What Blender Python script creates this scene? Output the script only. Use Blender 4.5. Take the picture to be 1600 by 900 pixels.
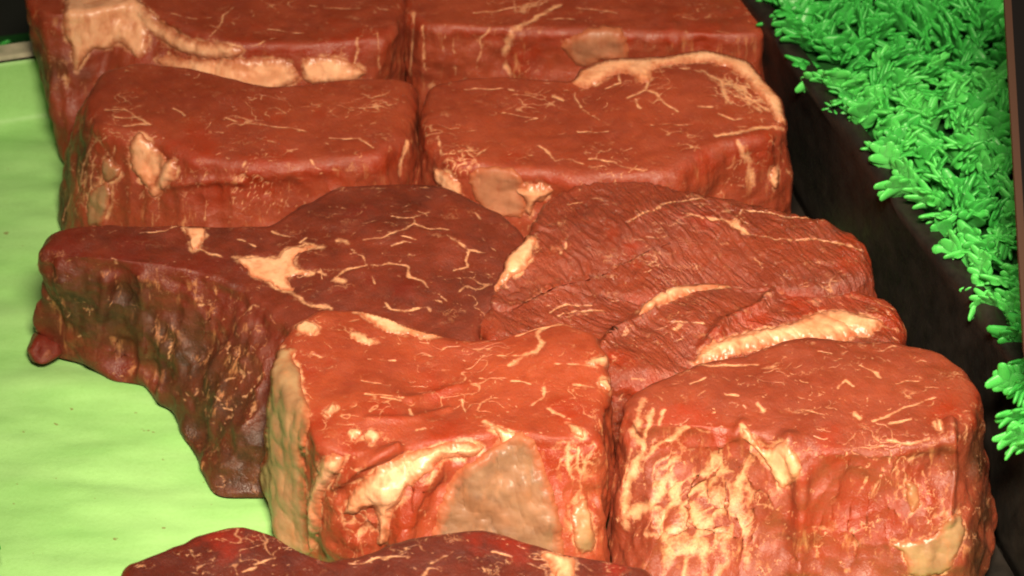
import bpy, math, random
import numpy as np
from mathutils import Vector, Matrix, Euler
from mathutils.bvhtree import BVHTree

for o in list(bpy.data.objects):
    bpy.data.objects.remove(o)
scene = bpy.context.scene
col = scene.collection

# ------------------------------------------------------------------ camera
PITCH = math.radians(38.0); DIST = 1.0; HALF = 0.170
TGT = np.array([0.0, 0.0, 0.05])
CAM = TGT - DIST * np.array([0.0, math.cos(PITCH), -math.sin(PITCH)])
cd = bpy.data.cameras.new('camera'); cam = bpy.data.objects.new('camera', cd); col.objects.link(cam)
cam.location = CAM; cam.rotation_euler = (math.radians(90) - PITCH, 0, 0)
cd.angle = 2 * math.atan(HALF / DIST); cd.clip_start = 0.02; cd.clip_end = 50
scene.cycles.filter_width = 1.9
cd.dof.use_dof = True; cd.dof.focus_distance = 0.97; cd.dof.aperture_fstop = 20.0
scene.camera = cam

# ------------------------------------------------------------------ world and lamps
w = bpy.data.worlds.new('World'); scene.world = w; w.use_nodes = True
w.node_tree.nodes['Background'].inputs[0].default_value = (0.70, 0.60, 0.50, 1)
w.node_tree.nodes['Background'].inputs[1].default_value = 0.015

def area(name, loc, tgt, sx, sy, power, color, spread):
    l = bpy.data.lights.new(name, 'AREA'); l.shape = 'RECTANGLE'; l.size = sx; l.size_y = sy
    l.energy = power; l.color = color
    o = bpy.data.objects.new(name, l); col.objects.link(o); o.location = loc
    o.rotation_euler = (Vector(tgt) - Vector(loc)).to_track_quat('-Z', 'Y').to_euler()
    l.spread = spread
    return o
area('case_lamp', (0.05, -0.61, 0.76), (0.045, -0.075, 0.02), 0.20, 0.10, 1.97, (1.0, 0.84, 0.62), math.radians(48))
area('top_fill', (0.10, 0.05, 1.1), (0.02, 0.05, 0.05), 0.5, 0.25, 0.42, (1.0, 0.92, 0.80), math.radians(160))  # unseen overhead fill, added to even out the light
scene.view_settings.view_transform = 'Standard'; scene.view_settings.look = 'None'
scene.view_settings.exposure = 0.0; scene.view_settings.gamma = 1.0

# ------------------------------------------------------------------ pixel <-> place
FPX = 800.0 * DIST / HALF
_r = np.array([1.0, 0, 0]); _f = np.array([0.0, math.cos(PITCH), -math.sin(PITCH)]); _u = np.array([0.0, math.sin(PITCH), math.cos(PITCH)])
def ray(px, py):
    d = _f + _r * ((px - 800.0) / FPX) + _u * ((450.0 - py) / FPX)
    return d / np.linalg.norm(d)
def at(px, py, z):
    d = ray(px, py); t = (z - CAM[2]) / d[2]
    return CAM + d * t
PXM = 1.0 / 4706.0          # metres per pixel near the middle

# ------------------------------------------------------------------ noise (numpy)
def _hash(ix, iy, iz, seed):
    h = (ix * 374761393 + iy * 668265263 + iz * 1442695041 + seed * 1274126177) & 0xFFFFFFFF
    h = ((h ^ (h >> 13)) * 1274126177) & 0xFFFFFFFF
    h = ((h ^ (h >> 16)) * 2246822519) & 0xFFFFFFFF
    return h ^ (h >> 15)
def vnoise(p, seed=0):
    """gradient noise, about -1..1"""
    i = np.floor(p); f = p - i; u = f * f * f * (f * (f * 6 - 15) + 10); i = i.astype(np.int64)
    out = 0
    for dx in (0, 1):
        wx = u[..., 0] if dx else 1 - u[..., 0]
        for dy in (0, 1):
            wy = u[..., 1] if dy else 1 - u[..., 1]
            for dz in (0, 1):
                wz = u[..., 2] if dz else 1 - u[..., 2]
                h = _hash(i[..., 0] + dx, i[..., 1] + dy, i[..., 2] + dz, seed)
                g = ((h & 255) / 127.5 - 1) * (f[..., 0] - dx) + (((h >> 8) & 255) / 127.5 - 1) * (f[..., 1] - dy) + (((h >> 16) & 255) / 127.5 - 1) * (f[..., 2] - dz)
                out = out + wx * wy * wz * g
    return out * 1.5
def fbm(p, freq, octv=4, seed=0, gain=0.5):
    a, s, out = 1.0, freq, 0
    for k in range(octv):
        out = out + a * vnoise(p * s + 17.3 * k, seed + k); a *= gain; s *= 2.03
    return out

# ------------------------------------------------------------------ material helpers
class NT:
    def __init__(self, name):
        self.m = bpy.data.materials.new(name); self.m.use_nodes = True
        self.t = self.m.node_tree; self.b = self.t.nodes['Principled BSDF']
    def n(self, typ, **kw):
        x = self.t.nodes.new(typ)
        for k, v in kw.items():
            if k.startswith('i_'):
                x.inputs[int(k[2:])].default_value = v
            else: setattr(x, k, v)
        return x
    def l(self, a, b): self.t.links.new(a, b)
    def math(self, op, a, b=None, clamp=False):
        x = self.n('ShaderNodeMath', operation=op); x.use_clamp = clamp
        for i, v in enumerate((a, b)):
            if v is None: continue
            if isinstance(v, (int, float)): x.inputs[i].default_value = v
            else: self.l(v, x.inputs[i])
        return x.outputs[0]
    def ramp(self, v, lo, hi, a=0.0, b=1.0):
        x = self.n('ShaderNodeMapRange'); x.clamp = True
        self.l(v, x.inputs[0]); x.inputs[1].default_value = lo; x.inputs[2].default_value = hi
        x.inputs[3].default_value = a; x.inputs[4].default_value = b
        return x.outputs[0]
    def mix(self, f, a, b):
        x = self.n('ShaderNodeMix', data_type='RGBA')
        if isinstance(f, (int, float)): x.inputs[0].default_value = f
        else: self.l(f, x.inputs[0])
        for i, v in ((6, a), (7, b)):
            if isinstance(v, tuple): x.inputs[i].default_value = (*v, 1)
            else: self.l(v, x.inputs[i])
        return x.outputs[2]
    def noise(self, vec, scale, detail=4, rough=0.55, dist=0.0):
        x = self.n('ShaderNodeTexNoise'); x.inputs['Scale'].default_value = scale
        x.inputs['Detail'].default_value = detail; x.inputs['Roughness'].default_value = rough
        x.inputs['Distortion'].default_value = dist
        if vec is not None: self.l(vec, x.inputs['Vector'])
        return x.outputs[0]
    def mapping(self, vec, scale, rot=(0, 0, 0), loc=(0, 0, 0), vt='POINT'):
        x = self.n('ShaderNodeMapping'); self.l(vec, x.inputs[0])
        x.vector_type = vt; x.inputs[1].default_value = loc; x.inputs[2].default_value = rot; x.inputs[3].default_value = scale
        return x.outputs[0]
    def bump(self, h, strength, dist, prev=None):
        x = self.n('ShaderNodeBump'); x.inputs['Strength'].default_value = strength; x.inputs['Distance'].default_value = dist
        self.l(h, x.inputs['Height'])
        if prev is not None: self.l(prev, x.inputs['Normal'])
        return x.outputs[0]
    def coord(self): return self.n('ShaderNodeTexCoord').outputs['Object']
    def attr(self, name): return self.n('ShaderNodeAttribute', attribute_name=name).outputs['Fac']
    def set(self, **kw):
        names = dict(rough='Roughness', spec='Specular IOR Level', sss='Subsurface Weight', sssr='Subsurface Radius', ssss='Subsurface Scale', coat='Coat Weight', coatr='Coat Roughness', base='Base Color')
        for k, v in kw.items():
            s = self.b.inputs[names[k]]
            if isinstance(v, (float, int)): s.default_value = v
            elif isinstance(v, tuple): s.default_value = v if len(v) == 3 and k == 'sssr' else (*v, 1)
            else: self.l(v, s)

FAT1 = (0.80, 0.42, 0.23); FAT2 = (0.62, 0.27, 0.13)
def meat_mat(name, c_lo, c_hi, red=(0.36, 0.035, 0.010), fleck=0.5, grain=0.0, ang=0.0, fleckw=1.0, gloss=0.46, coat=0.06):
    M = NT(name); c = M.coord()
    big = M.noise(c, 45, 3, 0.6)
    mid = M.noise(c, 260, 4, 0.6)
    t = M.math('ADD', M.math('MULTIPLY', big, 0.65), M.math('MULTIPLY', mid, 0.35))
    lean = M.mix(M.ramp(t, 0.38, 0.62), c_lo, c_hi)
    # fine darker mottling of the muscle bundles
    vor = M.n('ShaderNodeTexVoronoi', feature='DISTANCE_TO_EDGE'); vor.inputs['Scale'].default_value = 300
    dv = M.n('ShaderNodeVectorMath', operation='ADD'); nz = M.n('ShaderNodeTexNoise'); nz.inputs['Scale'].default_value = 500
    M.l(c, nz.inputs['Vector']); sc = M.n('ShaderNodeVectorMath', operation='SCALE'); sc.inputs['Scale'].default_value = 0.006
    M.l(nz.outputs['Color'], sc.inputs[0]); M.l(c, dv.inputs[0]); M.l(sc.outputs[0], dv.inputs[1])
    wc = dv.outputs[0]
    M.l(wc, vor.inputs['Vector'])
    # red patches from geometry
    lean = M.mix(M.ramp(M.math('ADD', M.attr('red'), M.math('MULTIPLY', M.math('SUBTRACT', mid, 0.5), 1.1)), 0.25, 1.0), lean, red)
    bt_ = M.noise(c, 170, 4, 0.6)
    lean = M.mix(M.math('MULTIPLY', M.attr('brown'), 0.92), lean, M.mix(M.ramp(bt_, 0.4, 0.62), (0.036, 0.016, 0.006), (0.085, 0.026, 0.010)))  # shade of the side faces, with some browned meat, put into the colour
    # pale streaks on the cut sides
    side = M.attr('side')
    cs = M.mapping(c, (1, 1, 0.16))
    st = M.noise(cs, 330, 5, 0.62, 0.3)
    st2 = M.noise(c, 60, 2)
    stv = M.math('MULTIPLY', M.math('MULTIPLY', M.ramp(st, 0.56, 0.68), M.ramp(st2, 0.42, 0.58)), side)
    lean = M.mix(M.math('MULTIPLY', stv, 0.8), lean, (0.50, 0.20, 0.085))
    # flecks: thin ridges of warped noise, kept to patches, stretched along the grain
    cg = M.mapping(wc, (0.42, 1.0, 1.0), rot=(0, 0, ang))
    rn = M.noise(cg, 150, 3, 0.5, 0.6)
    ridge = M.ramp(M.math('ABSOLUTE', M.math('SUBTRACT', rn, 0.5)), 0.0, 0.020 * fleckw, 1, 0)
    pat = M.ramp(M.noise(cg, 210, 2, 0.5), 0.56, 0.64)
    pat2 = M.ramp(M.noise(c, 70, 2), 0.40, 0.56)
    fl = M.math('MULTIPLY', M.math('MULTIPLY', ridge, pat), M.math('MULTIPLY', pat2, fleck))
    dots = M.math('MULTIPLY', M.ramp(M.noise(cg, 620, 2, 0.5), 0.70, 0.76), 0.8 * fleck)
    fl = M.math('MAXIMUM', fl, dots)
    # drawn fat veins (signed width attribute broken up by noise)
    fa = M.attr('fat')
    fv = M.math('ADD', fa, M.math('MULTIPLY', M.math('SUBTRACT', M.noise(c, 900, 3, 0.6), 0.5), 0.9))
    fv = M.ramp(fv, 0.25, 0.92)
    fv = M.math('MULTIPLY', fv, M.ramp(fa, 0.02, 0.12))
    fatc = M.mix(M.noise(c, 300, 3), FAT1, FAT2)
    fatall = M.math('MAXIMUM', fv, fl)
    colr = M.mix(M.math('MULTIPLY', fatall, 0.86), lean, fatc)
    # bump
    g = M.noise(M.mapping(c, (1.0, 5.0, 3.5), rot=(0, 0, ang + 0.3), vt='TEXTURE'), 560, 4, 0.6)
    fine = M.noise(c, 1300, 4, 0.65)
    h = M.math('ADD', M.math('MULTIPLY', g, 0.5 + grain), M.math('MULTIPLY', fine, 0.5))
    h = M.math('ADD', h, M.math('MULTIPLY', M.ramp(vor.outputs['Distance'], 0, 0.12), 0.18))
    h = M.math('ADD', h, M.math('MULTIPLY', fatall, 0.35))
    nb = M.bump(h, 0.55, 0.0006 + 0.0006 * grain)
    M.l(nb, M.b.inputs['Normal'])
    ch = M.math('ADD', M.noise(c, 1500, 3, 0.6), M.math('MULTIPLY', M.noise(c, 420, 3, 0.6), 1.2))
    M.l(M.bump(ch, 0.9, 0.0009), M.b.inputs['Coat Normal'])
    cw = M.math('MULTIPLY', M.ramp(M.noise(c, 85, 3, 0.6), 0.42, 0.62), coat * 2.2 + 0.02)
    rgh = M.ramp(M.noise(c, 120, 3), 0.35, 0.65, gloss - 0.08, gloss + 0.14)
    M.set(base=colr, rough=rgh, spec=0.42, sss=0.28, sssr=(1.0, 0.28, 0.10), ssss=0.0035, coat=cw, coatr=0.13)
    return M.m

def fat_mat(name, a, b, c3, sss=0.25, bump=0.4, edge=(0.34, 0.085, 0.034), rough=0.40):
    M = NT(name); c = M.coord()
    t = M.noise(c, 110, 4, 0.55, 0.3)
    k = M.mix(M.ramp(t, 0.36, 0.64), a, b)
    t2 = M.noise(M.mapping(c, (1, 1, 0.3)), 260, 4, 0.6)
    k = M.mix(M.ramp(t2, 0.52, 0.74, 0, 0.7), k, c3)
    sm = M.noise(c, 55, 3, 0.6, 0.5); k = M.mix(M.ramp(sm, 0.50, 0.68, 0, 0.55), k, c3)
    e = M.math('ADD', M.attr('edge'), M.math('MULTIPLY', M.math('SUBTRACT', M.noise(c, 420, 3, 0.6), 0.5), 0.9))
    k = M.mix(M.ramp(e, 0.05, 0.85, 0.92, 0.0), k, edge)
    h = M.math('ADD', M.math('MULTIPLY', M.noise(c, 800, 3, 0.55), 0.4), M.math('MULTIPLY', t2, 0.8))
    M.l(M.bump(h, bump, 0.0006), M.b.inputs['Normal'])
    M.set(base=k, rough=rough, spec=0.45 if rough < 0.45 else 0.25, sss=sss, sssr=(1.0, 0.5, 0.25), ssss=0.002, coat=0.08, coatr=0.25)
    return M.m

M_FAT = fat_mat('fat', (0.82, 0.45, 0.265), (0.70, 0.32, 0.17), (0.48, 0.14, 0.055))
M_FATPALE = fat_mat('pale_fat', (0.36, 0.21, 0.105), (0.26, 0.13, 0.062), (0.42, 0.17, 0.07), 0.15)
M_SINEW = fat_mat('silver_skin', (0.26, 0.135, 0.072), (0.155, 0.070, 0.034), (0.33, 0.14, 0.065), 0.2, 0.12, rough=0.62)
M_MEMBRANE = fat_mat('pink_membrane', (0.40, 0.165, 0.090), (0.30, 0.115, 0.058), (0.30, 0.07, 0.030), 0.25, 0.15, rough=0.5)

RED = (0.27, 0.028, 0.008)
M_BRIGHT = meat_mat('bright_red_meat', (0.242, 0.0366, 0.0140), (0.331, 0.0580, 0.0210), RED, 0.55)
M_MID = meat_mat('red_meat', (0.220, 0.0347, 0.0145), (0.299, 0.0527, 0.0206), RED, 0.45)
M_MID2 = meat_mat('red_meat_speckled', (0.196, 0.0330, 0.0142), (0.267, 0.0507, 0.0215), RED, 0.9, 0.0, 0.25, 1.3)
M_DARK = meat_mat('dark_meat', (0.108, 0.0197, 0.0100), (0.181, 0.0288, 0.0124), (0.136, 0.0140, 0.0062), 0.35, 0.1)
M_GRAIN = meat_mat('coarse_grained_meat', (0.182, 0.0343, 0.0174), (0.259, 0.0475, 0.0211), RED, 0.6, 1.3, 0.23, 1.2, 0.27, 0.4)
M_MAROON = meat_mat('maroon_meat', (0.077, 0.0140, 0.0088), (0.125, 0.0184, 0.0088), (0.210, 0.0160, 0.0071), 0.9, 0.2, 0.4)

# ------------------------------------------------------------------ object helpers
def empty(name, loc, label, cat, group=None):
    o = bpy.data.objects.new(name, None); col.objects.link(o); o.location = loc; o.empty_display_size = 0.01
    o['label'] = label; o['category'] = cat
    if group: o['group'] = group
    return o
def mesh_obj(name, verts, faces, mat, parent=None, smooth=True, quads=True):
    me = bpy.data.meshes.new(name)
    verts = np.asarray(verts, dtype=np.float64)
    if parent is not None: verts = verts - np.array(parent.location)
    if isinstance(faces, np.ndarray):
        n = faces.shape[1]; nf = len(faces)
        me.vertices.add(len(verts)); me.vertices.foreach_set('co', verts.astype(np.float32).ravel())
        me.loops.add(nf * n); me.loops.foreach_set('vertex_index', faces.astype(np.int32).ravel())
        me.polygons.add(nf); me.polygons.foreach_set('loop_start', np.arange(nf, dtype=np.int32) * n)
        me.update(calc_edges=True)
    else:
        me.from_pydata([tuple(v) for v in verts], [], faces); me.update()
    if smooth: me.polygons.foreach_set('use_smooth', np.ones(len(me.polygons), dtype=bool))
    me.materials.append(mat)
    o = bpy.data.objects.new(name, me); col.objects.link(o)
    if parent is not None: o.parent = parent
    return o

def smooth_closed(pts, n):
    pts = np.array(pts, float)
    pts = np.stack([pts, (pts + np.roll(pts, -1, 0)) / 2], 1).reshape(-1, pts.shape[1])
    for _ in range(3):
        q = pts * 0.75 + np.roll(pts, -1, 0) * 0.25; r = pts * 0.25 + np.roll(pts, -1, 0) * 0.75
        pts = np.stack([q, r], 1).reshape(-1, pts.shape[1])
    d = np.r_[0, np.cumsum(np.linalg.norm(np.roll(pts, -1, 0) - pts, axis=1))]
    P = np.vstack([pts, pts[:1]]); s = np.linspace(0, d[-1], n, endpoint=False)
    return np.stack([np.interp(s, d, P[:, k]) for k in range(P.shape[1])], 1)

def seg_dist(P, poly):
    """distance from points P (M,3) to polyline poly (K,3)"""
    best = np.full(len(P), 1e9)
    for a, b in zip(poly[:-1], poly[1:]):
        ab = b - a; L = (ab @ ab) + 1e-12
        t = np.clip(((P - a) @ ab) / L, 0, 1)
        best = np.minimum(best, np.linalg.norm(P - a - t[:, None] * ab, axis=1))
    return best

def grid_normals(P):
    dv = np.roll(P, -1, 1) - np.roll(P, 1, 1)
    du = np.empty_like(P); du[1:-1] = P[2:] - P[:-2]; du[0] = P[1] - P[0]; du[-1] = P[-1] - P[-2]
    n = np.cross(du, dv); n /= (np.linalg.norm(n, axis=2, keepdims=True) + 1e-12)
    return n
def grid_bvh(P, su=2, sv=2):
    Q = P[::su, ::sv]; R, N = Q.shape[:2]
    i = np.arange(R - 1)[:, None] * N + np.arange(N)[None]; j = np.arange(R - 1)[:, None] * N + (np.arange(N)[None] + 1) % N
    F = np.stack([i, j, j + N, i + N], -1).reshape(-1, 4)
    return BVHTree.FromPolygons(Q.reshape(-1, 3).tolist(), F.tolist())
def cast(bvh, px, py):
    d = ray(px, py)
    h = bvh.ray_cast(Vector(CAM), Vector(d))
    return (None, None) if h[0] is None else (np.array(h[0]), np.array(h[1]))
def cast_line(bvh, pts, step=6.0):
    out = []
    for (a, b) in zip(pts[:-1], pts[1:]):
        n = max(1, int(math.hypot(b[0] - a[0], b[1] - a[1]) / step))
        for k in range(n):
            t = k / n; h, _ = cast(bvh, a[0] + (b[0] - a[0]) * t, a[1] + (b[1] - a[1]) * t)
            if h is not None: out.append(h)
    h, _ = cast(bvh, *pts[-1])
    if h is not None: out.append(h)
    return np.array(out) if len(out) > 1 else None

NA, NT_, NE, NS = 600, 110, 18, 72
def build_steak(label, mat, top, H, base=None, bumps=(), veins=(), creases=(), reds=(), brown_shade=(), web=0.62, patches=(), seed=0,
                r_edge=0.0034, flare=0.002, lump=0.0012, sidestreak=0.0007, grain=None, flecks=60, fang=0.2, netveins=None,
                tilt=None, sbumps=(), group='thick raw steaks set out in rows', sidecut=0.0):
    T = np.array([at(x, y, H)[:2] for x, y in top]); T = smooth_closed(T, NA)
    c = T.mean(0)
    if base is not None:
        B = smooth_closed(np.array([at(x, y, 0.0)[:2] for x, y in base]), 2000)
        # match base to top by angle round the centre
        cb = c + (B.mean(0) - c) * 1.0
        angB = np.arctan2(*(B - cb).T[::-1]); rB = np.linalg.norm(B - cb, axis=1); o = np.argsort(angB)
        angT = np.arctan2(*(T - c).T[::-1])
        rr = np.interp(angT, np.r_[angB[o] - 2 * np.pi, angB[o], angB[o] + 2 * np.pi], np.r_[rB[o], rB[o], rB[o]])
        Bm = cb + np.stack([np.cos(angT), np.sin(angT)], 1) * rr[:, None]
    else:
        d = T - c; Bm = T + d / np.linalg.norm(d, axis=1, keepdims=True) * flare
    rows = []; sidev = []
    d = T - c; rad = np.linalg.norm(d, axis=1, keepdims=True); dirn = d / rad
    inner = T - dirn * r_edge
    for k in range(NT_):
        s = (k / (NT_ - 1)) ** 0.72
        s = max(s, 0.004)
        rows.append(np.c_[c + (inner - c) * s, np.full(NA, H)]); sidev.append(0.0)
    for k in range(1, NE + 1):
        a = math.pi / 2 * k / NE
        rows.append(np.c_[inner + dirn * r_edge * math.sin(a), np.full(NA, H - r_edge * (1 - math.cos(a)))]); sidev.append(max(0, k / NE * 1.4 - 0.4))
    h0 = H - r_edge
    for k in range(1, NS + 1):
        t = k / NS; e = t * t * (3 - 2 * t) if base is None else t
        xy = T * (1 - e) + Bm * e + dirn * 0.0015 * math.sin(math.pi * t) ** 2
        if t > 0.92: xy = xy - dirn * 0.0025 * ((t - 0.92) / 0.08) ** 2
        rows.append(np.c_[xy, np.full(NA, h0 * (1 - t) + 0.0008)]); sidev.append(1.0)
    P = np.array(rows)
    for _ in range(9): P[NT_ - 8:-1] = 0.5 * P[NT_ - 8:-1] + 0.25 * (P[NT_ - 9:-2] + P[NT_ - 7:])
    side = np.repeat(np.array(sidev)[:, None], NA, 1)
    # shape of the top
    wz = np.clip(P[..., 2] / H, 0, 1) ** 1.5
    dz = np.zeros(P.shape[:2])
    for (bx, by, rx, h) in bumps:
        q = at(bx, by, H); rm = rx * PXM
        dd = ((P[..., 0] - q[0]) ** 2 + ((P[..., 1] - q[1]) * 0.8) ** 2) / rm ** 2
        dz += h * np.exp(-dd)
    if tilt is not None:
        dz += (P[..., 0] - c[0]) * tilt[0] + (P[..., 1] - c[1]) * tilt[1]
    P[..., 2] += dz * wz
    N = grid_normals(P)
    flat = P.reshape(-1, 3) + seed * 3.7
    lf = fbm(flat, 42, 3, seed).reshape(P.shape[:2]); mf = fbm(flat, 130, 3, seed + 9).reshape(P.shape[:2])
    foot = np.clip(P[..., 2] / 0.008, 0, 1)
    P = P + N * (lf * lump * (0.6 + 0.9 * side) + mf * lump * 0.34 * (0.35 + side))[..., None] * foot[..., None]
    # vertical furrows of the muscle on the sides
    ff = flat * np.array([1, 1, 0.18])
    fs = fbm(ff, 190, 2, seed + 20, 0.5).reshape(P.shape[:2])
    P = P + N * (fs * sidestreak * side)[..., None] * foot[..., None]
    if grain:  # coarse fibres on the top
        a, fr, amp = grain
        u = flat[:, 0] * math.cos(a) + flat[:, 1] * math.sin(a); v = -flat[:, 0] * math.sin(a) + flat[:, 1] * math.cos(a)
        wv = fbm(flat, 60, 2, seed + 30) * 0.003
        g = fbm(np.stack([(u + wv) * 1.0, v * 0.16, flat[:, 2] * 0.3], 1), fr, 3, seed + 31, 0.55).reshape(P.shape[:2])
        P = P + N * (g * amp)[..., None] * foot[..., None]
    bvh = grid_bvh(P)
    PF = P.reshape(-1, 3); disp = np.zeros(len(PF)); fat = np.zeros(len(PF)); red = np.zeros(len(PF))
    N = grid_normals(P)
    for (pts, wpx, dep) in creases:
        L = cast_line(bvh, pts)
        if L is None: continue
        dd = seg_dist(PF, L); disp -= dep * np.exp(-(dd / (wpx * PXM)) ** 2)
    WARP = PF + np.stack([vnoise(PF * 260, seed + 1), vnoise(PF * 260, seed + 2), vnoise(PF * 260, seed + 3)], 1) * 0.0006 + np.stack([vnoise(PF * 95, seed + 14), vnoise(PF * 95, seed + 15), 0 * PF[:, 0]], 1) * 0.0016
    JIT = 1 + 0.6 * vnoise(PF * 420 + 5, seed); AMP = np.clip(0.82 + 0.5 * vnoise(PF * 200 + 9, seed + 8), 0.3, 1)
    NB = vnoise(PF * 330 + 31, seed + 77)
    for (pts, wpx) in veins:
        L = cast_line(bvh, pts)
        if L is None: continue
        wm = max(wpx, 3.2) * PXM * (0.47 if wpx < 6 else 0.66)
        lo, hi = L.min(0) - 0.004, L.max(0) + 0.004
        ix = np.where(((WARP > lo) & (WARP < hi)).all(1))[0]
        dd = seg_dist(WARP[ix], L)
        fat[ix] = np.maximum(fat[ix], np.clip(1.2 - dd / (wm * JIT[ix]) * 0.62, 0, 1) * AMP[ix])
    for (bx, by, rr_, hh) in sbumps:
        h, _ = cast(bvh, bx, by)
        if h is None: continue
        dd = np.linalg.norm((PF - h) * np.array([1, 1, 0.75]), axis=1) / (rr_ * PXM)
        disp += hh * np.exp(-dd ** 2.4)
    nr_ = vnoise(PF * 75 + 11, seed + 91) + 0.5 * vnoise(PF * 160 + 11, seed + 92)
    rowi = np.repeat(np.arange(P.shape[0])[:, None], NA, 1).ravel()
    red = np.maximum(red, np.clip(0.45 + 0.9 * nr_, 0, 0.9) * np.exp(-((rowi - (NT_ + NE * 0.8)) / 11.0) ** 2))  # painted red band along the rim, imitating light glowing through the flesh
    brown = np.zeros(len(PF))  # painted shade on the side faces, partly browned meat
    for (rx, ry, rr) in brown_shade:
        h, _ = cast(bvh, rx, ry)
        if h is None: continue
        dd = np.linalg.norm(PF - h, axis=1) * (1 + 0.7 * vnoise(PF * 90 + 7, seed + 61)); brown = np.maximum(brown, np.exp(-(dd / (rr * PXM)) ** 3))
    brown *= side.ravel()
    for (rx, ry, rr) in reds:
        h, _ = cast(bvh, rx, ry)
        if h is None: continue
        dd = np.linalg.norm(PF - h, axis=1) * (1 + 0.9 * vnoise(PF * 110 + 3, seed + 60)); red = np.maximum(red, 0.85 * np.exp(-(dd / (rr * 1.1 * PXM)) ** 2))
    rng = random.Random(seed)
    # extra little strokes of marbling on the top
    topi = np.where((side.ravel() < 0.5))[0]
    zone = PF[topi]
    for k in range(int(flecks * 0.9)):
        th = rng.random() * 2 * math.pi; rr = math.sqrt(rng.random()) * 0.95
        e = T[int(th / (2 * math.pi) * NA) % NA]; q = c + (e - c) * rr
        a = fang + rng.gauss(0, 0.5); Ls = 0.0007 + 0.0055 * rng.random() ** 3; K = 5
        pts = []; x, y = q
        for i in range(K):
            pts.append((x, y)); a += rng.gauss(0, 0.45); x += math.cos(a) * Ls / K; y += math.sin(a) * Ls / K
        pl = np.array(pts); near = np.abs(zone[:, 0] - q[0]) + np.abs(zone[:, 1] - q[1]) < 0.016
        if not near.any(): continue
        sub = zone[near].copy(); sub[:, 2] = 0
        dd = seg_dist(sub, np.c_[pl, np.zeros(K)])
        wdt = rng.uniform(0.00010, 0.00026)
        idx = topi[near]; fat[idx] = np.maximum(fat[idx], np.clip(1.15 - dd / wdt * 0.6, 0, 1) * rng.uniform(0.30, 0.80))
    if web:
        q = PF + np.stack([vnoise(PF * 170, seed + 5), vnoise(PF * 170, seed + 6), vnoise(PF * 170, seed + 7)], 1) * 0.002
        r = np.abs(vnoise(q * np.array([0.6, 1, 1]) * 105, seed + 70)); r2 = np.abs(vnoise(q * np.array([0.6, 1, 1]) * 190, seed + 71))
        msk = np.clip((vnoise(PF * 48 + 3, seed + 72) + 0.5 * vnoise(PF * 230 + 3, seed + 73)) * 3.2 - 0.35, 0, 1)
        fat = np.maximum(fat, web * msk * np.clip(1.25 - np.minimum(r / 0.030, r2 / 0.045), 0, 1))
    if netveins:   # lacy connective tissue: ridges of noise
        for (nx, ny, nr, fr, th) in netveins:
            h, _ = cast(bvh, nx, ny)
            if h is None: continue
            m = np.exp(-(np.linalg.norm(PF - h, axis=1) / (nr * PXM)) ** 4)
            q = PF + np.stack([vnoise(PF * 140, seed + 5), vnoise(PF * 140, seed + 6), vnoise(PF * 140, seed + 7)], 1) * 0.003
            r = np.abs(vnoise(q * np.array([1, 1, 0.5]) * fr, seed + 40))
            r2 = np.abs(vnoise(q * np.array([1, 1, 0.4]) * fr * 1.9, seed + 41))
            v = np.maximum(1 - r / th, (1 - r2 / (th * 1.3)) * 0.8)
            v = np.clip(v, 0, 1) * m
            fat = np.maximum(fat, v); disp += 0.00015 * v
    for pt in patches:      # thin broken fringe where fat runs into lean
        pl_ = smooth_closed(pt[1], 40); L = cast_line(bvh, [tuple(q) for q in pl_] + [tuple(pl_[0])], 12)
        if L is None: continue
        if pt[0] == 'silver_skin': continue
        dd = seg_dist(PF, L); fat = np.maximum(fat, 0.75 * AMP ** 2 * np.clip(1 + 1.2 * NB, 0.1, 1.3) * np.exp(-(dd / 0.0013) ** 2))
    disp += fat * 0.00018
    P = (PF + N.reshape(-1, 3) * (disp * foot.ravel())[:, None]).reshape(P.shape)
    P[..., 2] = np.maximum(P[..., 2], 0.0006)
    # ---- objects
    root = empty('steak', (float(c[0]), float(c[1]), 0.0), label, 'steak', group)
    R = P.shape[0]
    i = np.arange(R - 1)[:, None] * NA + np.arange(NA)[None]; j = np.arange(R - 1)[:, None] * NA + (np.arange(NA)[None] + 1) % NA
    F = np.stack([i, i + NA, j + NA, j], -1).reshape(-1, 4)
    V = P.reshape(-1, 3)
    o = mesh_obj('lean_meat', V, F, mat, root)
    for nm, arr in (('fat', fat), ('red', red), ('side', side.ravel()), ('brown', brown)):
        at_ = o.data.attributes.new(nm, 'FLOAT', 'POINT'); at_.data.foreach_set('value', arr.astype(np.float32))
    bv = grid_bvh(P, 1, 2)
    for n, pt in enumerate(patches):
        fat_patch(root, bv, pt, seed * 10 + n)
    return root

def poly_sd(px, py, poly):
    """signed distance (positive inside), vectorised"""
    poly = np.array(poly, float); d = np.full(px.shape, 1e9); inside = np.zeros(px.shape, bool)
    for (x1, y1), (x2, y2) in zip(poly, np.roll(poly, -1, 0)):
        ex, ey = x2 - x1, y2 - y1; L = ex * ex + ey * ey + 1e-9
        t = np.clip(((px - x1) * ex + (py - y1) * ey) / L, 0, 1)
        d = np.minimum(d, np.hypot(px - x1 - t * ex, py - y1 - t * ey))
        cnd = ((y1 > py) != (y2 > py)) & (px < (x2 - x1) * (py - y1) / (y2 - y1 + 1e-12) + x1)
        inside ^= cnd
    return np.where(inside, d, -d)

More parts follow.
